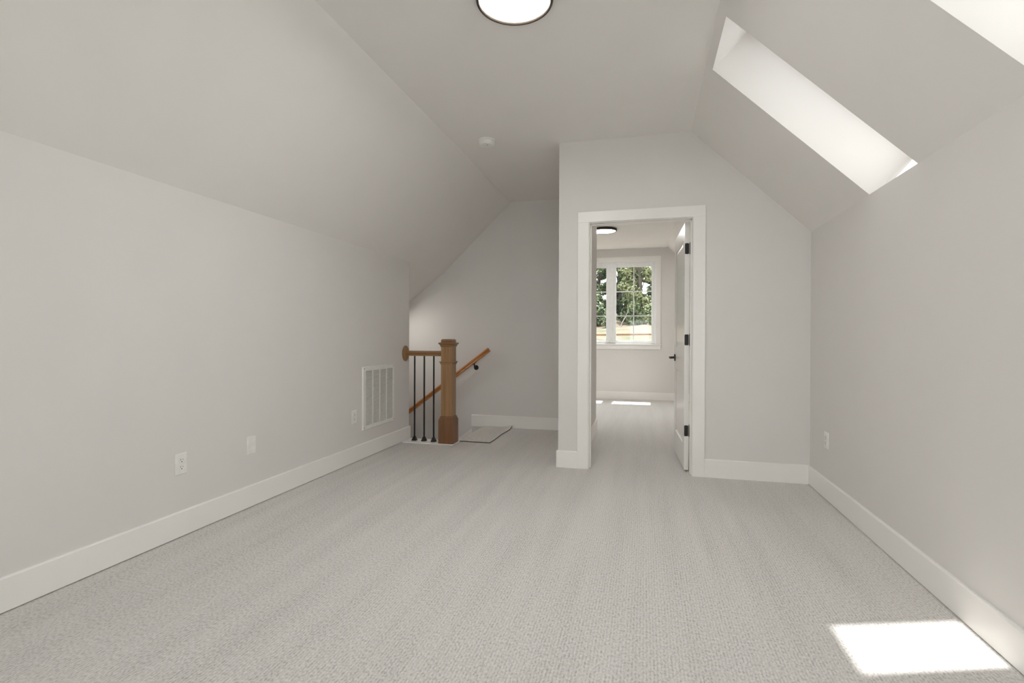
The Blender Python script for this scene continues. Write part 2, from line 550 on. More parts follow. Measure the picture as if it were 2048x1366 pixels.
box(bm, x0 - CW, x1 + CW, yb0, yb0 + CT, zt, zt + CW)
link('rear_casing', bm, M['trim'], casing, bevel=0.002)

# white plate on which the balustrade stands
bm = bmesh.new()
box(bm, XL + BT, -1.850, 4.772, YL + 0.012, 0, 0.009)
structure(link('trim_2', bm, M['trim'], bevel=0.003), 'thin white plate on the carpet under the balusters', 'trim')

# ------------------------------------------------------------------ bedroom door leaf (open into the bedroom)
DW, DT, DZ0, DZ1 = 0.795, 0.0345, 0.014, 2.018
def door_leaf():
    """local: hinge edge at x=0 running to x=DW, thickness y 0..DT; two recessed panels each face"""
    bm = bmesh.new()
    st = 0.112
    rows = [(0.215, 0.795), (1.0, 1.900)]
    xs = [0, st, DW - st, DW]
    zs = [DZ0, rows[0][0], rows[0][1], rows[1][0], rows[1][1], DZ1]
    for side in (0, 1):
        y = DT if side else 0.0
        ins = -1 if side else 1
        for i in range(3):
            for j in range(5):
                hole = (i == 1 and j in (1, 3))
                xa, xb, za, zb = xs[i], xs[i + 1], zs[j], zs[j + 1]
                if not hole:
                    bm.faces.new([bm.verts.new(p) for p in ((xa, y, za), (xb, y, za), (xb, y, zb), (xa, y, zb))])
                else:
                    lv = [(0, 0), (0.003, 0.007), (0.014, 0.011), (0.020, 0.011), (0.050, 0.0045)]
                    R = []
                    for d, dep in lv:
                        R.append([bm.verts.new(p) for p in ((xa + d, y + ins * dep, za + d), (xb - d, y + ins * dep, za + d), (xb - d, y + ins * dep, zb - d), (xa + d, y + ins * dep, zb - d))])
                    for a, b in zip(R, R[1:]):
                        for k in range(4):
                            bm.faces.new((a[k], a[(k + 1) % 4], b[(k + 1) % 4], b[k]))
                    bm.faces.new(R[-1])
    for quad in (((0, 0, DZ0), (0, DT, DZ0), (0, DT, DZ1), (0, 0, DZ1)), ((DW, 0, DZ0), (DW, DT, DZ0), (DW, DT, DZ1), (DW, 0, DZ1)),
                 ((0, 0, DZ1), (DW, 0, DZ1), (DW, DT, DZ1), (0, DT, DZ1)), ((0, 0, DZ0), (DW, 0, DZ0), (DW, DT, DZ0), (0, DT, DZ0))):
        bm.faces.new([bm.verts.new(p) for p in quad])
    bmesh.ops.remove_doubles(bm, verts=bm.verts, dist=1e-5)
    return bm
door = link('door_1', door_leaf(), M['door'])
structure(door, 'white two panel door standing open into the bedroom', 'door')
# local x -> world +y (into the bedroom), local y -> world -x ; opened slightly past square
DOOR_A = math.radians(90 + 2.4)
door.rotation_euler = (0, 0, DOOR_A)
door.location = (0.3475, 4.352, 0)
for zc in (1.807, 1.068, 0.331):
    bm = bmesh.new()
    # leaf let into the hinge edge, rounded corners
    pts = []
    hw, hh, r = 0.0155, 0.044, 0.008
    for (cx_, cz_, a0) in ((hw - r, hh - r, 0), (-hw + r, hh - r, 90), (-hw + r, -hh + r, 180), (hw - r, -hh + r, 270)):
        for q in range(5):
            a = math.radians(a0 + q * 22.5)
            pts.append((DT / 2 + 0.001 + cx_ + r * math.cos(a), zc + cz_ + r * math.sin(a)))
    prism(bm, pts, 0, -0.0025, 0.0005)
    h = link('hinge', bm, M['black'], door)
    h['label'] = 'black butt hinge'
    bm = bmesh.new()
    for z0_, z1_ in ((-0.045, -0.028), (-0.027, -0.010), (-0.009, 0.009), (0.010, 0.027), (0.028, 0.045)):
        tube(bm, (-0.004, -0.0065, zc + z0_), (-0.004, -0.0065, zc + z1_), 0.0062, 14)
    tube(bm, (-0.004, -0.0065, zc - 0.048), (-0.004, -0.0065, zc + 0.050), 0.004, 10)
    link('hinge_knuckle', bm, M['black'], h, smooth=False)
for side in (0, 1):
    sgn = 1 if side else -1
    yf = DT if side else 0.0
    rot = Matrix.Translation((DW - 0.065, yf, 0.898)) @ Matrix.Rotation(math.radians(-90 * sgn), 4, 'X')
    bm = bmesh.new()
    lathe(bm, [(0, 0), (0.033, 0), (0.033, 0.006), (0.030, 0.009), (0.013, 0.0095), (0, 0.0095)], 32, rot)
    rose = link('handle_rosette', bm, M['black'], door)
    rose['label'] = 'black round handle rosette'
    bm = bmesh.new()
    lathe(bm, [(0.0105, 0.008), (0.0105, 0.050), (0.0, 0.052)], 20, rot)
    yl = yf + sgn * 0.050
    sweep(bm, [(0.006 * math.cos(a), 0.0105 * math.sin(a)) for a in [2 * math.pi * q / 14 for q in range(14)]], (DW - 0.053, yl, 0.898), (DW - 0.165, yl - sgn * 0.003, 0.898))
    link('lever', bm, M['black'], rose, bevel=0.001)
bm = bmesh.new()
box(bm, DW - 0.001, DW + 0.0015, DT / 2 - 0.012, DT / 2 + 0.012, 0.87, 0.927)
box(bm, DW, DW + 0.010, DT / 2 - 0.006, DT / 2 + 0.006, 0.888, 0.908)
link('latch', bm, M['black'], door)

# ------------------------------------------------------------------ windows
def double_window(name, x0, x1, z0, z1, y, out, label, glazed=True):
    """frame in an opening; 'out' is +1 when outside lies towards +y"""
    w = bpy.data.objects.new(name, None); COL.objects.link(w)
    w.location = ((x0 + x1) / 2, y, z0)
    structure(w, label, 'window')
    ox, oy, oz = w.location
    def lk(nm, bm, mat, par=w, **kw):
        bmesh.ops.translate(bm, vec=(-ox, -oy, -oz), verts=bm.verts)
        return link(nm, bm, mat, par, **kw)
    def Y(a, b):
        p, q = y + out * a, y + out * b
        return (min(p, q), max(p, q))
    cw = 0.088
    bm = bmesh.new()
    ya = Y(-0.018, 0.0)
    box(bm, x0 - cw, x0, *ya, z0, z1)
    box(bm, x1, x1 + cw, *ya, z0, z1)
    box(bm, x0 - cw, x1 + cw, *ya, z1, z1 + 0.084)
    lk('casing', bm, M['trim'], bevel=0.002)
    bm = bmesh.new()
    box(bm, x0 - cw - 0.014, x1 + cw + 0.014, *Y(-0.036, 0.06), z0 - 0.020, z0)
    lk('sill', bm, M['trim'], bevel=0.003)
    bm = bmesh.new()
    box(bm, x0 - cw, x1 + cw, *Y(-0.018, 0.0), z0 - 0.095, z0 - 0.020)
    lk('apron', bm, M['trim'], bevel=0.002)
    mid = (x0 + x1) / 2
    bm = bmesh.new()
    yf = Y(0.03, 0.12)
    box(bm, x0, x0 + 0.022, *yf, z0, z1); box(bm, x1 - 0.022, x1, *yf, z0, z1)
    box(bm, x0 + 0.022, x1 - 0.022, *yf, z1 - 0.03, z1); box(bm, x0 + 0.022, x1 - 0.022, *yf, z0, z0 + 0.022)
    box(bm, mid - 0.042, mid + 0.042, *Y(0.02, 0.12), z0 + 0.022, z1 - 0.03)
    # reveal lining
    box(bm, x0, x0 + 0.010, *Y(0.0, 0.03), z0, z1); box(bm, x1 - 0.010, x1, *Y(0.0, 0.03), z0, z1); box(bm, x0, x1, *Y(0.0, 0.03), z1 - 0.010, z1)
    lk('window_frame', bm, M['vinyl'])
    for a, b in ((x0 + 0.022, mid - 0.042), (mid + 0.042, x1 - 0.022)):
        za, zb = z0 + 0.022, z1 - 0.03
        bm = bmesh.new()
        ysh = Y(0.045, 0.09)
        sw, hw = 0.046, 0.050
        box(bm, a, a + sw, *ysh, za, zb); box(bm, b - sw, b, *ysh, za, zb)
        box(bm, a + sw, b - sw, *ysh, zb - hw - 0.010, zb); box(bm, a + sw, b - sw, *ysh, za, za + hw - 0.010)
        sash = lk('sash', bm, M['vinyl'], bevel=0.003)
        ga, gb, gz0, gz1 = a + sw, b - sw, za + hw - 0.010, zb - hw - 0.010
        bm = bmesh.new()
        box(bm, ga - 0.004, gb + 0.004, *Y(0.066, 0.070), gz0 - 0.004, gz1 + 0.004)
        lk('pane', bm, M['glass'], sash)
        bm = bmesh.new()
        ym = Y(0.058, 0.078)
        gm = (ga + gb) / 2
        box(bm, gm - 0.008, gm + 0.008, *ym, gz0, gz1)
        for q in (1, 2):
            zz = gz0 + (gz1 - gz0) * q / 3
            box(bm, ga, gb, *ym, zz - 0.008, zz + 0.008)
        lk('muntins', bm, M['vinyl'], sash)
    bm = bmesh.new()
    zz = z0 + 0.19
    box(bm, mid - 0.014, mid + 0.014, *Y(0.008, 0.021), zz - 0.05, zz + 0.05)
    box(bm, mid - 0.008, mid + 0.008, *Y(-0.008, 0.009), zz - 0.01, zz + 0.085)
    lk('lock_lever', bm, M['vinyl'], bevel=0.003)
    return w
double_window('window_1', WX0, WX1, WZ0, WZ1, YF, 1, 'white double casement window with grilles, seen through the doorway')
double_window('added_window_rear', RX0, RX1, RZ0, RZ1, YB, -1, 'added unseen window in the rear wall, letting in fill daylight')  # added out of view and placed to light the left side and door wall

# skylights at the top of the wells
def skylight(name, y0, y1, label):
    w = bpy.data.objects.new(name, None); COL.objects.link(w)
    O = Vector((XR, 0, ZK))
    p = O + dR * (S_LO + S_HI) / 2 + nR * DEPTH + Vector((0, (y0 + y1) / 2, 0))
    mt = Matrix((Vector((0, 1, 0)), dR, nR)).transposed().to_4x4()   # local x across, y up the slope, z outward
    mt.translation = p
    w.matrix_world = mt
    structure(w, label, 'skylight')
    hy, hs = (y1 - y0) / 2, (S_HI - S_LO) / 2
    fw, ft = 0.045, 0.100
    bm = bmesh.new()
    e = 0.05
    box(bm, -hy - e, -hy + fw, -hs - e, hs + e, 0.0, 0.09)
    box(bm, hy - fw, hy + e, -hs - e, hs + e, 0.0, 0.09)
    box(bm, -hy + fw, hy - fw, -hs - e, -hs + fw * 0.5, 0.0, 0.09)
    box(bm, -hy + fw, hy - fw, hs - ft, hs + e, 0.0, 0.09)
    link('skylight_frame', bm, M['vinyl'], w, bevel=0.003)
    bm = bmesh.new()
    box(bm, -hy + fw - 0.005, hy - fw + 0.005, -hs + fw * 0.5 - 0.005, hs - ft + 0.005, 0.05, 0.058)
    link('pane', bm, M['glass_low_e'], w)
skylight('window_2', SK[0][0], SK[0][1], 'long narrow skylight well in the right slope near the door wall')
skylight('window_3', SK[1][0], SK[1][1], 'nearer skylight at the top right corner of the photo')
skylight('added_skylight', SK[2][0], SK[2][1], 'added unseen skylight beside the viewer, for extra daylight')  # added out of view, continuing the row for more light on the left slope

# ------------------------------------------------------------------ balustrade
NX, NY = -1.935, 4.868
bal = thing('balustrade', 'oak newel post with short oak rail and black iron balusters guarding the stair', 'balustrade', (NX, NY, 0.009))
def lkb(nm, bm, mat, par, **kw):
    bmesh.ops.translate(bm, vec=(-NX, -NY, -0.009), verts=bm.verts)
    return link(nm, bm, mat, par, **kw)
bm = bmesh.new()
frustum_stack(bm, [(0.059, 0.25), (0.059, 0.992)], NX, NY)
post = lkb('newel_post', bm, M['oak_z'], bal, bevel=0.002)
bm = bmesh.new()
frustum_stack(bm, [(0.0785, 0.009), (0.0785, 0.240), (0.0765, 0.246), (0.0765, 0.252), (0.071, 0.258), (0.069, 0.270), (0.064, 0.280), (0.0585, 0.286)], NX, NY)
lkb('newel_base', bm, M['oak_base'], post, bevel=0.0015)
bm = bmesh.new()
frustum_stack(bm, [(0.0585, 0.806), (0.064, 0.810), (0.066, 0.818), (0.066, 0.824), (0.0735, 0.829), (0.0735, 0.836), (0.0585, 0.838)], NX, NY)
lkb('newel_ring', bm, M['oak_x'], post)
bm = bmesh.new()
frustum_stack(bm, [(0.0585, 0.984), (0.064, 0.988), (0.066, 1.000), (0.072, 1.008), (0.080, 1.016), (0.080, 1.028), (0.060, 1.030), (0.059, 1.031), (0.059, 1.052), (0.050, 1.063)], NX, NY)
lkb('newel_cap', bm, M['oak_x'], post)
RZ = 0.914
sec = [(-0.024, -0.026), (0.024, -0.026), (0.026, -0.012), (0.021, -0.004), (0.029, 0.006), (0.027, 0.019), (0.016, 0.027), (-0.016, 0.027), (-0.027, 0.019), (-0.029, 0.006), (-0.021, -0.004), (-0.026, -0.012)]
bm = bmesh.new()
sweep(bm, sec, (XL + 0.018, NY, RZ), (NX - 0.058, NY, RZ))
lkb('rail', bm, M['oak_x'], bal)
bm = bmesh.new()
rot = Matrix.Translation((XL, NY, RZ)) @ Matrix.Rotation(math.radians(90), 4, 'Y') @ Matrix.Diagonal((1.0, 0.86, 1.0, 1.0))
lathe(bm, [(0, 0), (0.080, 0), (0.080, 0.010), (0.074, 0.016), (0.066, 0.018), (0.062, 0.021), (0, 0.021)], 40, rot)
lkb('rosette', bm, M['oak_z'], bal, smooth=False)
for bx in (-2.311, -2.203, -2.097):
    bm = bmesh.new()
    tube(bm, (bx, NY, 0.012), (bx, NY, RZ - 0.024), 0.0085, 16)
    b_ = lkb('baluster', bm, M['black'], bal)
    bm = bmesh.new()
    frustum_stack(bm, [(0.023, 0.009), (0.023, 0.020), (0.019, 0.024), (0.016, 0.036), (0.0125, 0.040), (0.0125, 0.050), (0.0095, 0.053)], bx, NY)
    lkb('shoe', bm, M['black'], b_)

# sloping handrail on the stair wall
hr = thing('wall_handrail', 'orange stained handrail sloping down the stair wall on black brackets', 'handrail', (-1.80, YS, 0.9))
ox, oy, oz = -1.80, YS, 0.9
def lkh(nm, bm, mat, par, **kw):
    bmesh.ops.translate(bm, vec=(-ox, -oy, -oz), verts=bm.verts)
    return link(nm, bm, mat, par, **kw)
HS = 0.7525
hx1, hz1 = -1.802, 0.937
hx0 = -5.0
hz0 = hz1 - (hx1 - hx0) * HS
ry = YS - 0.074
sec2 = [(a * 0.92, b * 0.92) for a, b in sec]
bm = bmesh.new()
sweep(bm, sec2, (hx0, ry, hz0), (hx1, ry, hz1))
rl = lkh('rail', bm, M['rail_x'], hr)
for bx in (-1.985, -3.3, -4.7):
    zc = hz1 - (hx1 - bx) * HS - 0.030
    bm = bmesh.new()
    rot = Matrix.Translation((bx, YS, zc - 0.055)) @ Matrix.Rotation(math.radians(90), 4, 'X')
    lathe(bm, [(0, 0), (0.030, 0), (0.030, 0.004), (0.022, 0.010), (0, 0.011)], 24, rot)
    tube(bm, (bx, YS - 0.008, zc - 0.055), (bx, ry + 0.010, zc - 0.050), 0.0075, 12)
    tube(bm, (bx, ry + 0.012, zc - 0.054), (bx, ry, zc - 0.030), 0.0075, 12)
    tube(bm, (bx, ry, zc - 0.034), (bx, ry, zc - 0.004), 0.0075, 12)
    d_ = Vector((1, 0, HS)).normalized()
    sweep(bm, [(-0.016, -0.002), (0.016, -0.002), (0.016, 0.002), (-0.016, 0.002)], Vector((bx, ry, zc - 0.001)) - d_ * 0.03, Vector((bx, ry, zc - 0.001)) + d_ * 0.03)
    lkh('bracket', bm, M['black'], hr)

# loose strip of carpet at the head of the stair
mat_o = thing('carpet_offcut', 'loose strip of carpet with dark cut edges lying at the top of the stair', 'carpet strip', (-1.70, 5.42, 0))
def mat_mesh(edge):
    bm = bmesh.new()
    x0, x1, y0, y1 = -1.878, -1.527, 4.976, YS - BT - 0.004
    nx, ny = 14, 30
    th = 0.008
    def lift(u, v):
        return 0.0005 + 0.022 * max(0, u - 0.72) / 0.28 * max(0, v - 0.86) / 0.14 + 0.0015 * math.sin(7 * u + 3 * v) ** 2
    T, B = {}, {}
    for i in range(nx + 1):
        for j in range(ny + 1):
            u, v = i / nx, j / ny
            xx = x0 + (x1 - x0) * u + 0.004 * math.sin(9 * v) * u
            yy = y0 + (y1 - y0) * v
            z = lift(u, v)
            T[i, j] = (xx - -1.70, yy - 5.42, z + th)
            B[i, j] = (xx - -1.70, yy - 5.42, z)
    if not edge:
        vt = {k: bm.verts.new(p) for k, p in T.items()}
        for i in range(nx):
            for j in range(ny):
                bm.faces.new((vt[i, j], vt[i + 1, j], vt[i + 1, j + 1], vt[i, j + 1]))
    else:
        vt = {k: bm.verts.new(p) for k, p in T.items()}
        vb = {k: bm.verts.new(p) for k, p in B.items()}
        per = [(i, 0) for i in range(nx)] + [(nx, j) for j in range(ny)] + [(i, ny) for i in range(nx, 0, -1)] + [(0, j) for j in range(ny, 0, -1)]
        for a, b in zip(per, per[1:] + per[:1]):
            bm.faces.new((vb[a], vb[b], vt[b], vt[a]))
        for i in range(nx):
            for j in range(ny):
                bm.faces.new((vb[i, j], vb[i, j + 1], vb[i + 1, j + 1], vb[i + 1, j]))
        bmesh.ops.delete(bm, geom=[v for v in bm.verts if not v.link_faces], context='VERTS')
    return bm
link('pile', mat_mesh(False), M['mat'], mat_o)
link('cut_edge', mat_mesh(True), M['dark_edge'], mat_o)

# ------------------------------------------------------------------ wall plates: built in local (across, up, out of the wall)
def wall_frame(o, p, out):
    """local x across, local y up, local z out of the wall"""
    n = Vector(out)
    up = Vector((0, 0, 1))
    ac = up.cross(n)
    mt = Matrix((ac, up, n)).transposed().to_4x4()
    mt.translation = Vector(p)
    o.matrix_world = mt

def plate_bm(w=0.072, h=0.115, t=0.0065):
    bm = bmesh.new()
    rings = []
    for d, z in ((0, 0), (0, t * 0.45), (0.0035, t)):
        rings.append([bm.verts.new((sx * (w / 2 - d), sy * (h / 2 - d), z)) for sx, sy in ((-1, -1), (1, -1), (1, 1), (-1, 1))])
    bm.faces.new(rings[0][::-1]); bm.faces.new(rings[-1])
    for a, b in zip(rings, rings[1:]):
        for k in range(4):
            bm.faces.new((a[k], a[(k + 1) % 4], b[(k + 1) % 4], b[k]))
    return bm

def round_face(bm, cx_, cy_, z0, z1, r=0.0172, cut=0.0145, seg=32):
    pts = []
    for k in range(seg):
        a = 2 * math.pi * k / seg
        pts.append((cx_ + r * math.cos(a), cy_ + max(-cut, min(cut, r * math.sin(a)))))
    A = [bm.verts.new((x_, y_, z0)) for x_, y_ in pts]
    B = [bm.verts.new((x_, y_, z1)) for x_, y_ in pts]
    bm.faces.new(A[::-1]); bm.faces.new(B)
    for k in range(seg):
        bm.faces.new((A[k], A[(k + 1) % seg], B[(k + 1) % seg], B[k]))

def outlet(p, out, label, decora=False):
    o = thing('wall_outlet', label, 'outlet', group='electrical outlets low on the walls')
    wall_frame(o, p, out)
    link('plate', plate_bm(), M['plastic'], o)
    tz = 0.0065
    if decora:
        bm = bmesh.new()
        box(bm, -0.0165, 0.0165, -0.0335, 0.0335, tz - 0.001, tz + 0.0018)
        body = link('receptacle', bm, M['plastic'], o, bevel=0.001)
    for s in (1, -1):
        cy_ = 0.0195 * s
        if not decora:
            bm = bmesh.new()
            round_face(bm, 0, cy_, tz - 0.001, tz + 0.0022)
            body = link('receptacle', bm, M['plastic'], o)
        bm = bmesh.new()
        zt_ = tz + 0.0024
        box(bm, -0.0078, -0.0054, cy_ + 0.0000, cy_ + 0.0085, tz, zt_)
        box(bm, 0.0054, 0.0078, cy_ + 0.0010, cy_ + 0.0080, tz, zt_)
        lathe(bm, [(0.0, 0.0), (0.0030, 0.0), (0.0030, zt_ - tz), (0, zt_ - tz)], 14, Matrix.Translation((0, cy_ - 0.0068, tz)))
        link('slots', bm, M['slot'], body)
    for s in ((0,) if not decora else (0.042, -0.042)):
        bm = bmesh.new()
        lathe(bm, [(0.0032, 0), (0.0032, 0.0008), (0, 0.0013)], 14, Matrix.Translation((0, s, tz)))
        link('screw', bm, M['plastic'], o)
    return o
outlet((XL, 2.208, 0.393), (1, 0, 0), 'white duplex outlet on the left wall, nearest the viewer')
outlet((XL, 3.902, 0.392), (1, 0, 0), 'small white outlet on the left wall just before the return vent', True)
outlet((XR, 3.861, 0.394), (-1, 0, 0), 'white outlet low on the right wall near the corner', True)
bp = thing('blank_wall_plate', 'blank white wall plate on the left wall between two outlets', 'wall plate')
wall_frame(bp, (XL, 2.717, 0.391), (1, 0, 0))
link('plate', plate_bm(), M['plastic'], bp)
for s in (0.042, -0.042):
    bm = bmesh.new()
    lathe(bm, [(0.0034, 0), (0.0034, 0.0008), (0, 0.0013)], 14, Matrix.Translation((0, s, 0.0065)))
    bm2 = link('screw', bm, M['plastic'], bp)

# ------------------------------------------------------------------ return-air vent
VY0, VY1, VZ0, VZ1 = 4.032, 4.621, 0.249, 0.815
vent = thing('return_air_vent', 'white louvred return air vent low on the left wall by the stair', 'vent')
wall_frame(vent, (XL, (VY0 + VY1) / 2, (VZ0 + VZ1) / 2), (1, 0, 0))
hw, hh = (VY1 - VY0) / 2, (VZ1 - VZ0) / 2
# local x runs along +y
gx0, gx1, gz0, gz1 = 4.108 - (VY0 + VY1) / 2, 4.597 - (VY0 + VY1) / 2, 0.292 - (VZ0 + VZ1) / 2, 0.787 - (VZ0 + VZ1) / 2
gx0, gx1 = -(hw - 0.048), hw - 0.030
gz0, gz1 = -(hh - 0.040), hh - 0.034
bm = bmesh.new()
ft = 0.010
def ring_frame(bm, X0, X1, Y0, Y1, a0, a1, b0, b1, z0, z1, zin):
    O = [(X0, Y0), (X1, Y0), (X1, Y1), (X0, Y1)]
    I = [(a0, b0), (a1, b0), (a1, b1), (a0, b1)]
    s = 0.006
    O2 = [(X0 + s, Y0 + s), (X1 - s, Y0 + s), (X1 - s, Y1 - s), (X0 + s, Y1 - s)]
    L = [[bm.verts.new((*p, z0)) for p in O], [bm.verts.new((*p, z1)) for p in O2], [bm.verts.new((*p, z1)) for p in I], [bm.verts.new((*p, zin)) for p in I]]
    for A, B in zip(L, L[1:]):
        for k in range(4):
            bm.faces.new((A[k], A[(k + 1) % 4], B[(k + 1) % 4], B[k]))
ring_frame(bm, -hw, hw, -hh, hh, gx0, gx1, gz0, gz1, 0.0, ft, 0.001)
NC = 4
cwid = (gx1 - gx0) / NC
for k in range(1, NC):
    xx = gx0 + cwid * k
    box(bm, xx - 0.006, xx + 0.006, gz0, gz1, 0.001, ft - 0.001)
link('vent_frame', bm, M['vent'], vent)
bm = bmesh.new()
box(bm, gx0, gx1, gz0, gz1, 0.0003, 0.0012)
link('duct_opening', bm, M['vent_dark'], vent)
NL = 38
for k in range(NC):
    bm = bmesh.new()
    a = gx0 + cwid * k + (0.006 if k else 0.0)
    b = gx0 + cwid * (k + 1) - (0.006 if k < NC - 1 else 0.0)
    ph = (gz1 - gz0) / NL
    for q in range(NL):
        zc = gz0 + ph * (q + 0.5)
        A = [(a, zc + 0.0050, 0.0016), (b, zc + 0.0050, 0.0016), (b, zc - 0.0030, ft - 0.0015), (a, zc - 0.0030, ft - 0.0015)]
        T = 0.0011
        v0 = [bm.verts.new(p) for p in A]
        v1 = [bm.verts.new((p[0], p[1] + T, p[2])) for p in A]
        bm.faces.new(v0[::-1]); bm.faces.new(v1)
        for i in range(4):
            bm.faces.new((v0[i], v0[(i + 1) % 4], v1[(i + 1) % 4], v1[i]))
    link('louvers', bm, M['vent'], vent)
for xx, yy in ((-hw + 0.022, -hh + 0.022), (hw - 0.016, -hh + 0.022), (-hw + 0.022, hh - 0.018), (hw - 0.016, hh - 0.018)):
    bm = bmesh.new()
    lathe(bm, [(0.0045, 0), (0.0045, 0.0008), (0.001, 0.0018), (0, 0.0018)], 14, Matrix.Translation((xx, yy, ft)))
    link('screw', bm, M['bronze'], vent)

# ------------------------------------------------------------------ ceiling fixtures
def flush_light(p, normal_rot, mat, label, R=0.1825):
    o = thing('ceiling_light', label, 'ceiling light', group='round flush ceiling lights')
    o.matrix_world = Matrix.Translation(p) @ normal_rot @ Matrix.Rotation(math.pi, 4, 'X')   # local +z points away from the ceiling
    bm = bmesh.new()
    lathe(bm, [(0, 0.0005), (R - 0.008, 0.0005), (R - 0.002, 0.004), (R, 0.012), (R, 0.034), (R - 0.003, 0.039), (R - 0.008, 0.041), (R - 0.012, 0.040), (R - 0.018, 0.034), (R - 0.019, 0.028), (R - 0.019, 0.020)], 72)
    link('rim', bm, M['bronze'], o, smooth=True)
    bm = bmesh.new()
    lathe(bm, [(R - 0.0188, 0.022), (R - 0.0188, 0.031), (R - 0.03, 0.033), (R * 0.5, 0.0345), (0, 0.035)], 72)
    link('diffuser', bm, mat, o, smooth=True)
    return o
I4 = Matrix.Identity(4)
flush_light((-0.602, 2.338, ZC), I4, M['lampA'], 'large round flush light with dark rim on the near ceiling')
#flush_light((-0.602, -0.50, ZC), I4, M['lampA'], 'matching flush light on the ceiling behind the viewer')
flush_light((-0.575, 7.50, ZCB), I4, M['lampB'], 'small looking flush light on the bedroom ceiling beyond the doorway')
ang = math.atan(SLOPE2)
lx = -3.02
flush_light((lx, 5.44, ZK - (XL - lx) * SLOPE2), Matrix.Rotation(-ang, 4, 'Y'), M['lampC'], 'flush light on the sloped stair ceiling hidden behind the left wall', R=0.105)

sd = thing('smoke_detector', 'small round white smoke detector on the ceiling near the stair', 'smoke detector', (-1.262, 4.005, ZC))
sd.rotation_euler = (math.pi, 0, 0)
bm = bmesh.new()
lathe(bm, [(0, 0), (0.066, 0), (0.0665, 0.008), (0.0655, 0.013), (0.060, 0.014)], 48)
link('base', bm, M['plastic'], sd, smooth=False)
bm = bmesh.new()
lathe(bm, [(0.0615, 0.014), (0.0640, 0.0165), (0.0635, 0.022), (0.060, 0.036), (0.054, 0.044), (0.040, 0.0475), (0.024, 0.048), (0.022, 0.046), (0, 0.046)], 48)
cv = link('cover', bm, M['plastic'], sd, smooth=False)
bm = bmesh.new()
lathe(bm, [(0.0605, 0.0138), (0.0605, 0.0168), (0, 0.0168)], 48)
link('air_slot', bm, M['slot'], sd)
bm = bmesh.new()
lathe(bm, [(0.010, 0.0455), (0.010, 0.0475), (0, 0.048)], 20, Matrix.Translation((0.012, 0.02, 0)))
link('test_button', bm, M['slot'], cv)

# ------------------------------------------------------------------ outside: bank, timbers, woods
def ground_z(x, y):
    if y < 14: z = -2.6
    elif y < 23: z = -2.6 + (y - 14) / 9 * 3.5
    else: z = 0.9 + (y - 23) * 0.085
    return z + 0.18 * math.sin(x * 0.7 + 1.3) * math.sin(y * 0.45) + 0.08 * math.sin(x * 2.1 + y * 1.4)
def ground():
    bm = bmesh.new()
    xs = [-42 + k * 1.2 for k in range(71)]
    ys = [9.6 + k * 0.9 for k in range(90)]
    V = [[bm.verts.new((x, y, ground_z(x, y))) for y in ys] for x in xs]
    for i in range(len(xs) - 1):
        for j in range(len(ys) - 1):
            bm.faces.new((V[i][j], V[i + 1][j], V[i + 1][j + 1], V[i][j + 1]))
    m, nt, b = nodes_of('straw and clay ground')
    v = obj_coords(nt)
    f = math_node(nt, 'ADD', math_node(nt, 'MULTIPLY', noise(nt, v, 0.55, 4, 0.65), 0.7), math_node(nt, 'MULTIPLY', noise(nt, v, 6.0, 4, 0.7), 0.3))
    nt.links.new(ramp(nt, f, [(0.36, (0.034, 0.042, 0.014)), (0.46, (0.069, 0.050, 0.031)), (0.56, (0.091, 0.067, 0.044)), (0.72, (0.109, 0.086, 0.056))]), b.inputs['Base Color'])
    b.inputs['Roughness'].default_value = 0.95
    o = link('ground', bm, m, smooth=True)
    structure(o, 'straw covered clay bank rising beyond the bedroom window', 'ground')
ground()

rng = random.Random(7)
def canopy(seed, height, radius, n, leaf, base=0.12):
    r = random.Random(seed)
    bm = bmesh.new()
    blobs = []
    nb = 26
    for k in range(nb):
        f = k / nb
        zc = height * (base + (0.97 - base) * f)
        rad = radius * (0.35 + 0.65 * math.sin(math.pi * min(1, 0.25 + 0.75 * f)) ** 0.8)
        a = r.uniform(0, 2 * math.pi)
        d = rad * math.sqrt(r.random()) * 0.75
        blobs.append((d * math.cos(a), d * math.sin(a), zc, radius * r.uniform(0.28, 0.46)))
    for k in range(n):
        bx, by, bz, br = r.choice(blobs)
        v = Vector((r.gauss(0, 1), r.gauss(0, 1), r.gauss(0, 1))).normalized() * br * (r.random() ** 0.33)
        c = Vector((bx, by, bz)) + Vector((v.x, v.y, v.z * 0.8))
        s = leaf * r.uniform(0.6, 1.3)
        nrm = (v.normalized() * 0.7 + Vector((r.uniform(-1, 1), r.uniform(-1, 1), r.uniform(-0.2, 1)))).normalized()
        t1 = nrm.orthogonal().normalized()
        t1.rotate(Matrix.Rotation(r.uniform(0, 6.28), 3, nrm))
        t2 = nrm.cross(t1)
        p = [c + t1 * s, c + t2 * s * 0.45 + nrm * s * 0.12, c - t1 * s, c - t2 * s * 0.45 + nrm * s * 0.12]
        bm.faces.new([bm.verts.new(q) for q in p])
    return bm, blobs
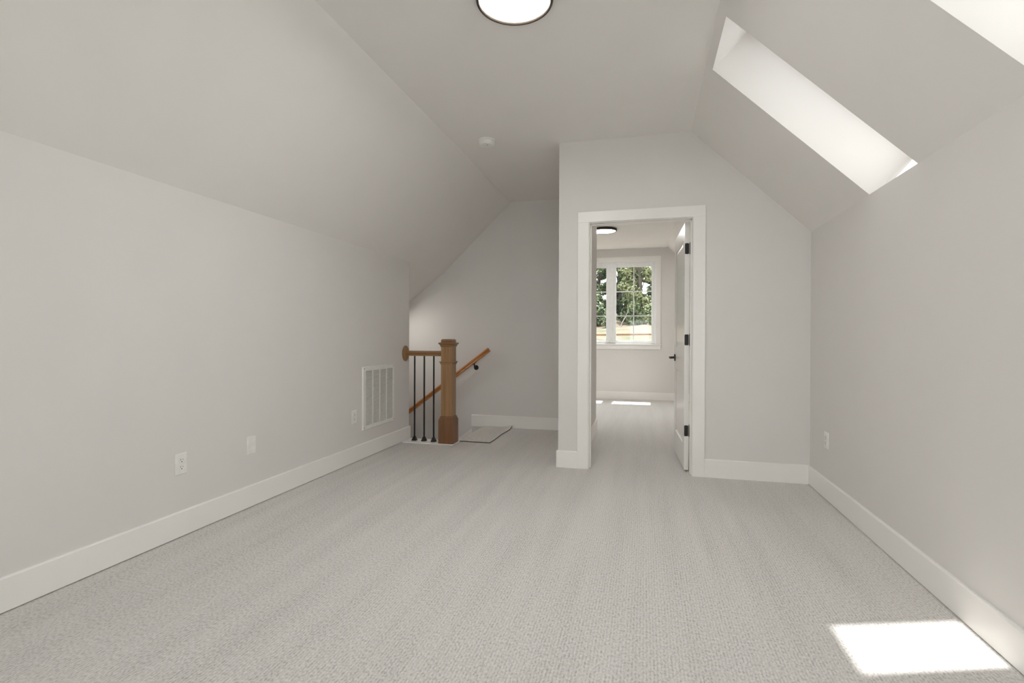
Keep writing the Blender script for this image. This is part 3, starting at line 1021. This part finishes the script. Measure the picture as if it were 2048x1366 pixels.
def trunk_mesh(height, blobs, r0, seed):
    r = random.Random(seed)
    bm = bmesh.new()
    pts = [Vector((0.12 * math.sin(k * 0.9 + seed), 0.12 * math.cos(k * 1.1 + seed), height * 0.9 * k / 8)) for k in range(9)]
    pts[0] = Vector((0, 0, -0.4))
    def chain(P, R):
        rings = []
        for p, rr in zip(P, R):
            rings.append([bm.verts.new(p + Vector((rr * math.cos(2 * math.pi * q / 8), rr * math.sin(2 * math.pi * q / 8), 0))) for q in range(8)])
        for a, b in zip(rings, rings[1:]):
            for q in range(8):
                bm.faces.new((a[q], a[(q + 1) % 8], b[(q + 1) % 8], b[q]))
    chain(pts, [r0 * (1 - 0.1 * k) for k in range(9)])
    for bx, by, bz, br in blobs[::2]:
        t = max(0.1, min(0.95, bz / height - 0.15)) * 8 / 0.9
        i = min(7, int(t)); f = min(1, t - i)
        s = pts[i].lerp(pts[i + 1], f)
        e = Vector((bx, by, bz))
        mid = s.lerp(e, 0.5) + Vector((0, 0, 0.1))
        chain([s, mid, e], [r0 * 0.35, r0 * 0.22, r0 * 0.08])
    return bm
protos = []
for k, (ht, rad, n, leaf, mat, base) in enumerate([(9.0, 1.35, 5200, 0.15, 'leafA', 0.08), (12.5, 1.38, 8000, 0.15, 'leafB', 0.05), (8.5, 1.40, 5600, 0.15, 'leafC', 0.05), (11.0, 1.38, 7500, 0.15, 'leafA', 0.03)]):
    cb, blobs = canopy(11 + k, ht, rad, n, leaf, base)
    o = bpy.data.objects.new('tree', None)
    c = link('foliage', cb, M[mat], o)
    tr = link('trunk', trunk_mesh(ht, blobs, 0.17, k), M['bark'], o)
    protos.append((o, c, tr))
LAB = ['mid green broadleaf tree in the woods outside the bedroom window', 'dark green tree in the woods outside the bedroom window', 'pale yellow green tree in the woods outside the bedroom window', 'bushy green tree leafy to the ground outside the bedroom window']
spots = []
for row, (y, x0, n, kinds) in enumerate(((37.0, -12.0, 6, (1, 3, 0, 2, 0, 1)), (41.0, -15.0, 8, (1, 0, 3, 1, 3, 0, 3, 1)), (45.0, -16.0, 9, (3, 1, 0, 3, 1, 3, 1, 0, 3)), (49.0, -17.8, 10, (1, 3, 1, 1, 3, 1, 1, 3, 1, 1)), (53.0, -16.5, 9, (1, 1, 3, 1, 1, 1, 3, 1, 1)))):
    for q in range(n):
        spots.append((x0 + (3.9 if row == 0 else 3.45) * q + rng.uniform(-0.15, 0.15), y + rng.uniform(-0.2, 0.2), kinds[q]))
used = [False] * 4
for x, y, k in spots:
    o, c, tr = protos[k]
    if used[k]:
        o2, c2, t2 = o.copy(), c.copy(), tr.copy()
        c2.parent = o2; t2.parent = o2
        COL.objects.link(o2); COL.objects.link(c2); COL.objects.link(t2)
        o = o2
    else:
        COL.objects.link(o)
        used[k] = True
    o.location = (x, y, ground_z(x, y) - 0.15)
    o.rotation_euler = (0, 0, rng.uniform(0, 6.28))
    s = rng.uniform(0.90, 1.05)
    o.scale = (s, s, s)
    tag(o, LAB[k], 'tree', 'trees of the woods behind the house')
# undergrowth along the edge of the woods
shr = None
for q, (x, y, s) in enumerate([(-4.6, 33.5, 1.0), (-3.5, 35.0, 1.3), (-2.2, 34.0, 0.7), (-0.6, 34.9, 0.95), (0.6, 33.2, 0.9), (2.0, 34.5, 1.1), (-6.2, 34.5, 1.4), (4.2, 34.0, 1.2)]):
    if shr is None:
        cb, blobs = canopy(77, 1.7, 0.75, 1500, 0.11, 0.1)
        shr = bpy.data.objects.new('shrub', None)
        sc_, st_ = link('foliage', cb, M['leafA'], shr), link('stem', trunk_mesh(1.7, blobs, 0.03, 3), M['bark'], shr)
        COL.objects.link(shr)
        o = shr
    else:
        o = shr.copy(); COL.objects.link(o)
        for ch in (sc_, st_):
            c = ch.copy(); c.parent = o; COL.objects.link(c)
    o.location = (x, y, ground_z(x, y) - 0.05)
    o.rotation_euler = (0, 0, q * 1.7)
    o.scale = (s, s, s)
    tag(o, 'low green shrub at the edge of the woods above the straw bank', 'shrub', 'undergrowth at the wood edge')
# bleached leaning snag
bm = bmesh.new()
gz = ground_z(-1.75, 33.0)
P = [Vector((-1.55, 33.0, gz - 0.2)), Vector((-1.40, 33.1, gz + 0.35)), Vector((-1.15, 33.2, gz + 0.8)), Vector((-0.98, 33.2, gz + 1.25))]
for a, b, r_ in zip(P, P[1:], (0.035, 0.030, 0.02)):
    tube(bm, a, b, r_, 8)
tag(link('dead_branch', bm, M['deadwood']), 'pale leaning dead branch in front of the woods', 'branch')
# long timbers laid across the bank
for y, xa, xb, up, lab in ((21.6, -9.0, 6.5, 0.10, 'lower brown timber laid along the bank under the window view'), (24.2, -2.6, 9.0, 0.12, 'upper brown timber laid along the bank'),):
    bm = bmesh.new()
    za = max(ground_z(xa + (xb - xa) * q / 10, y) for q in range(11))
    sweep(bm, [(0.055 * math.cos(2 * math.pi * q / 10), 0.055 * math.sin(2 * math.pi * q / 10)) for q in range(10)], (xa, y, za), (xb, y, za + up))
    tag(link('timber', bm, M['timber']), lab, 'timber', 'timbers on the bank')
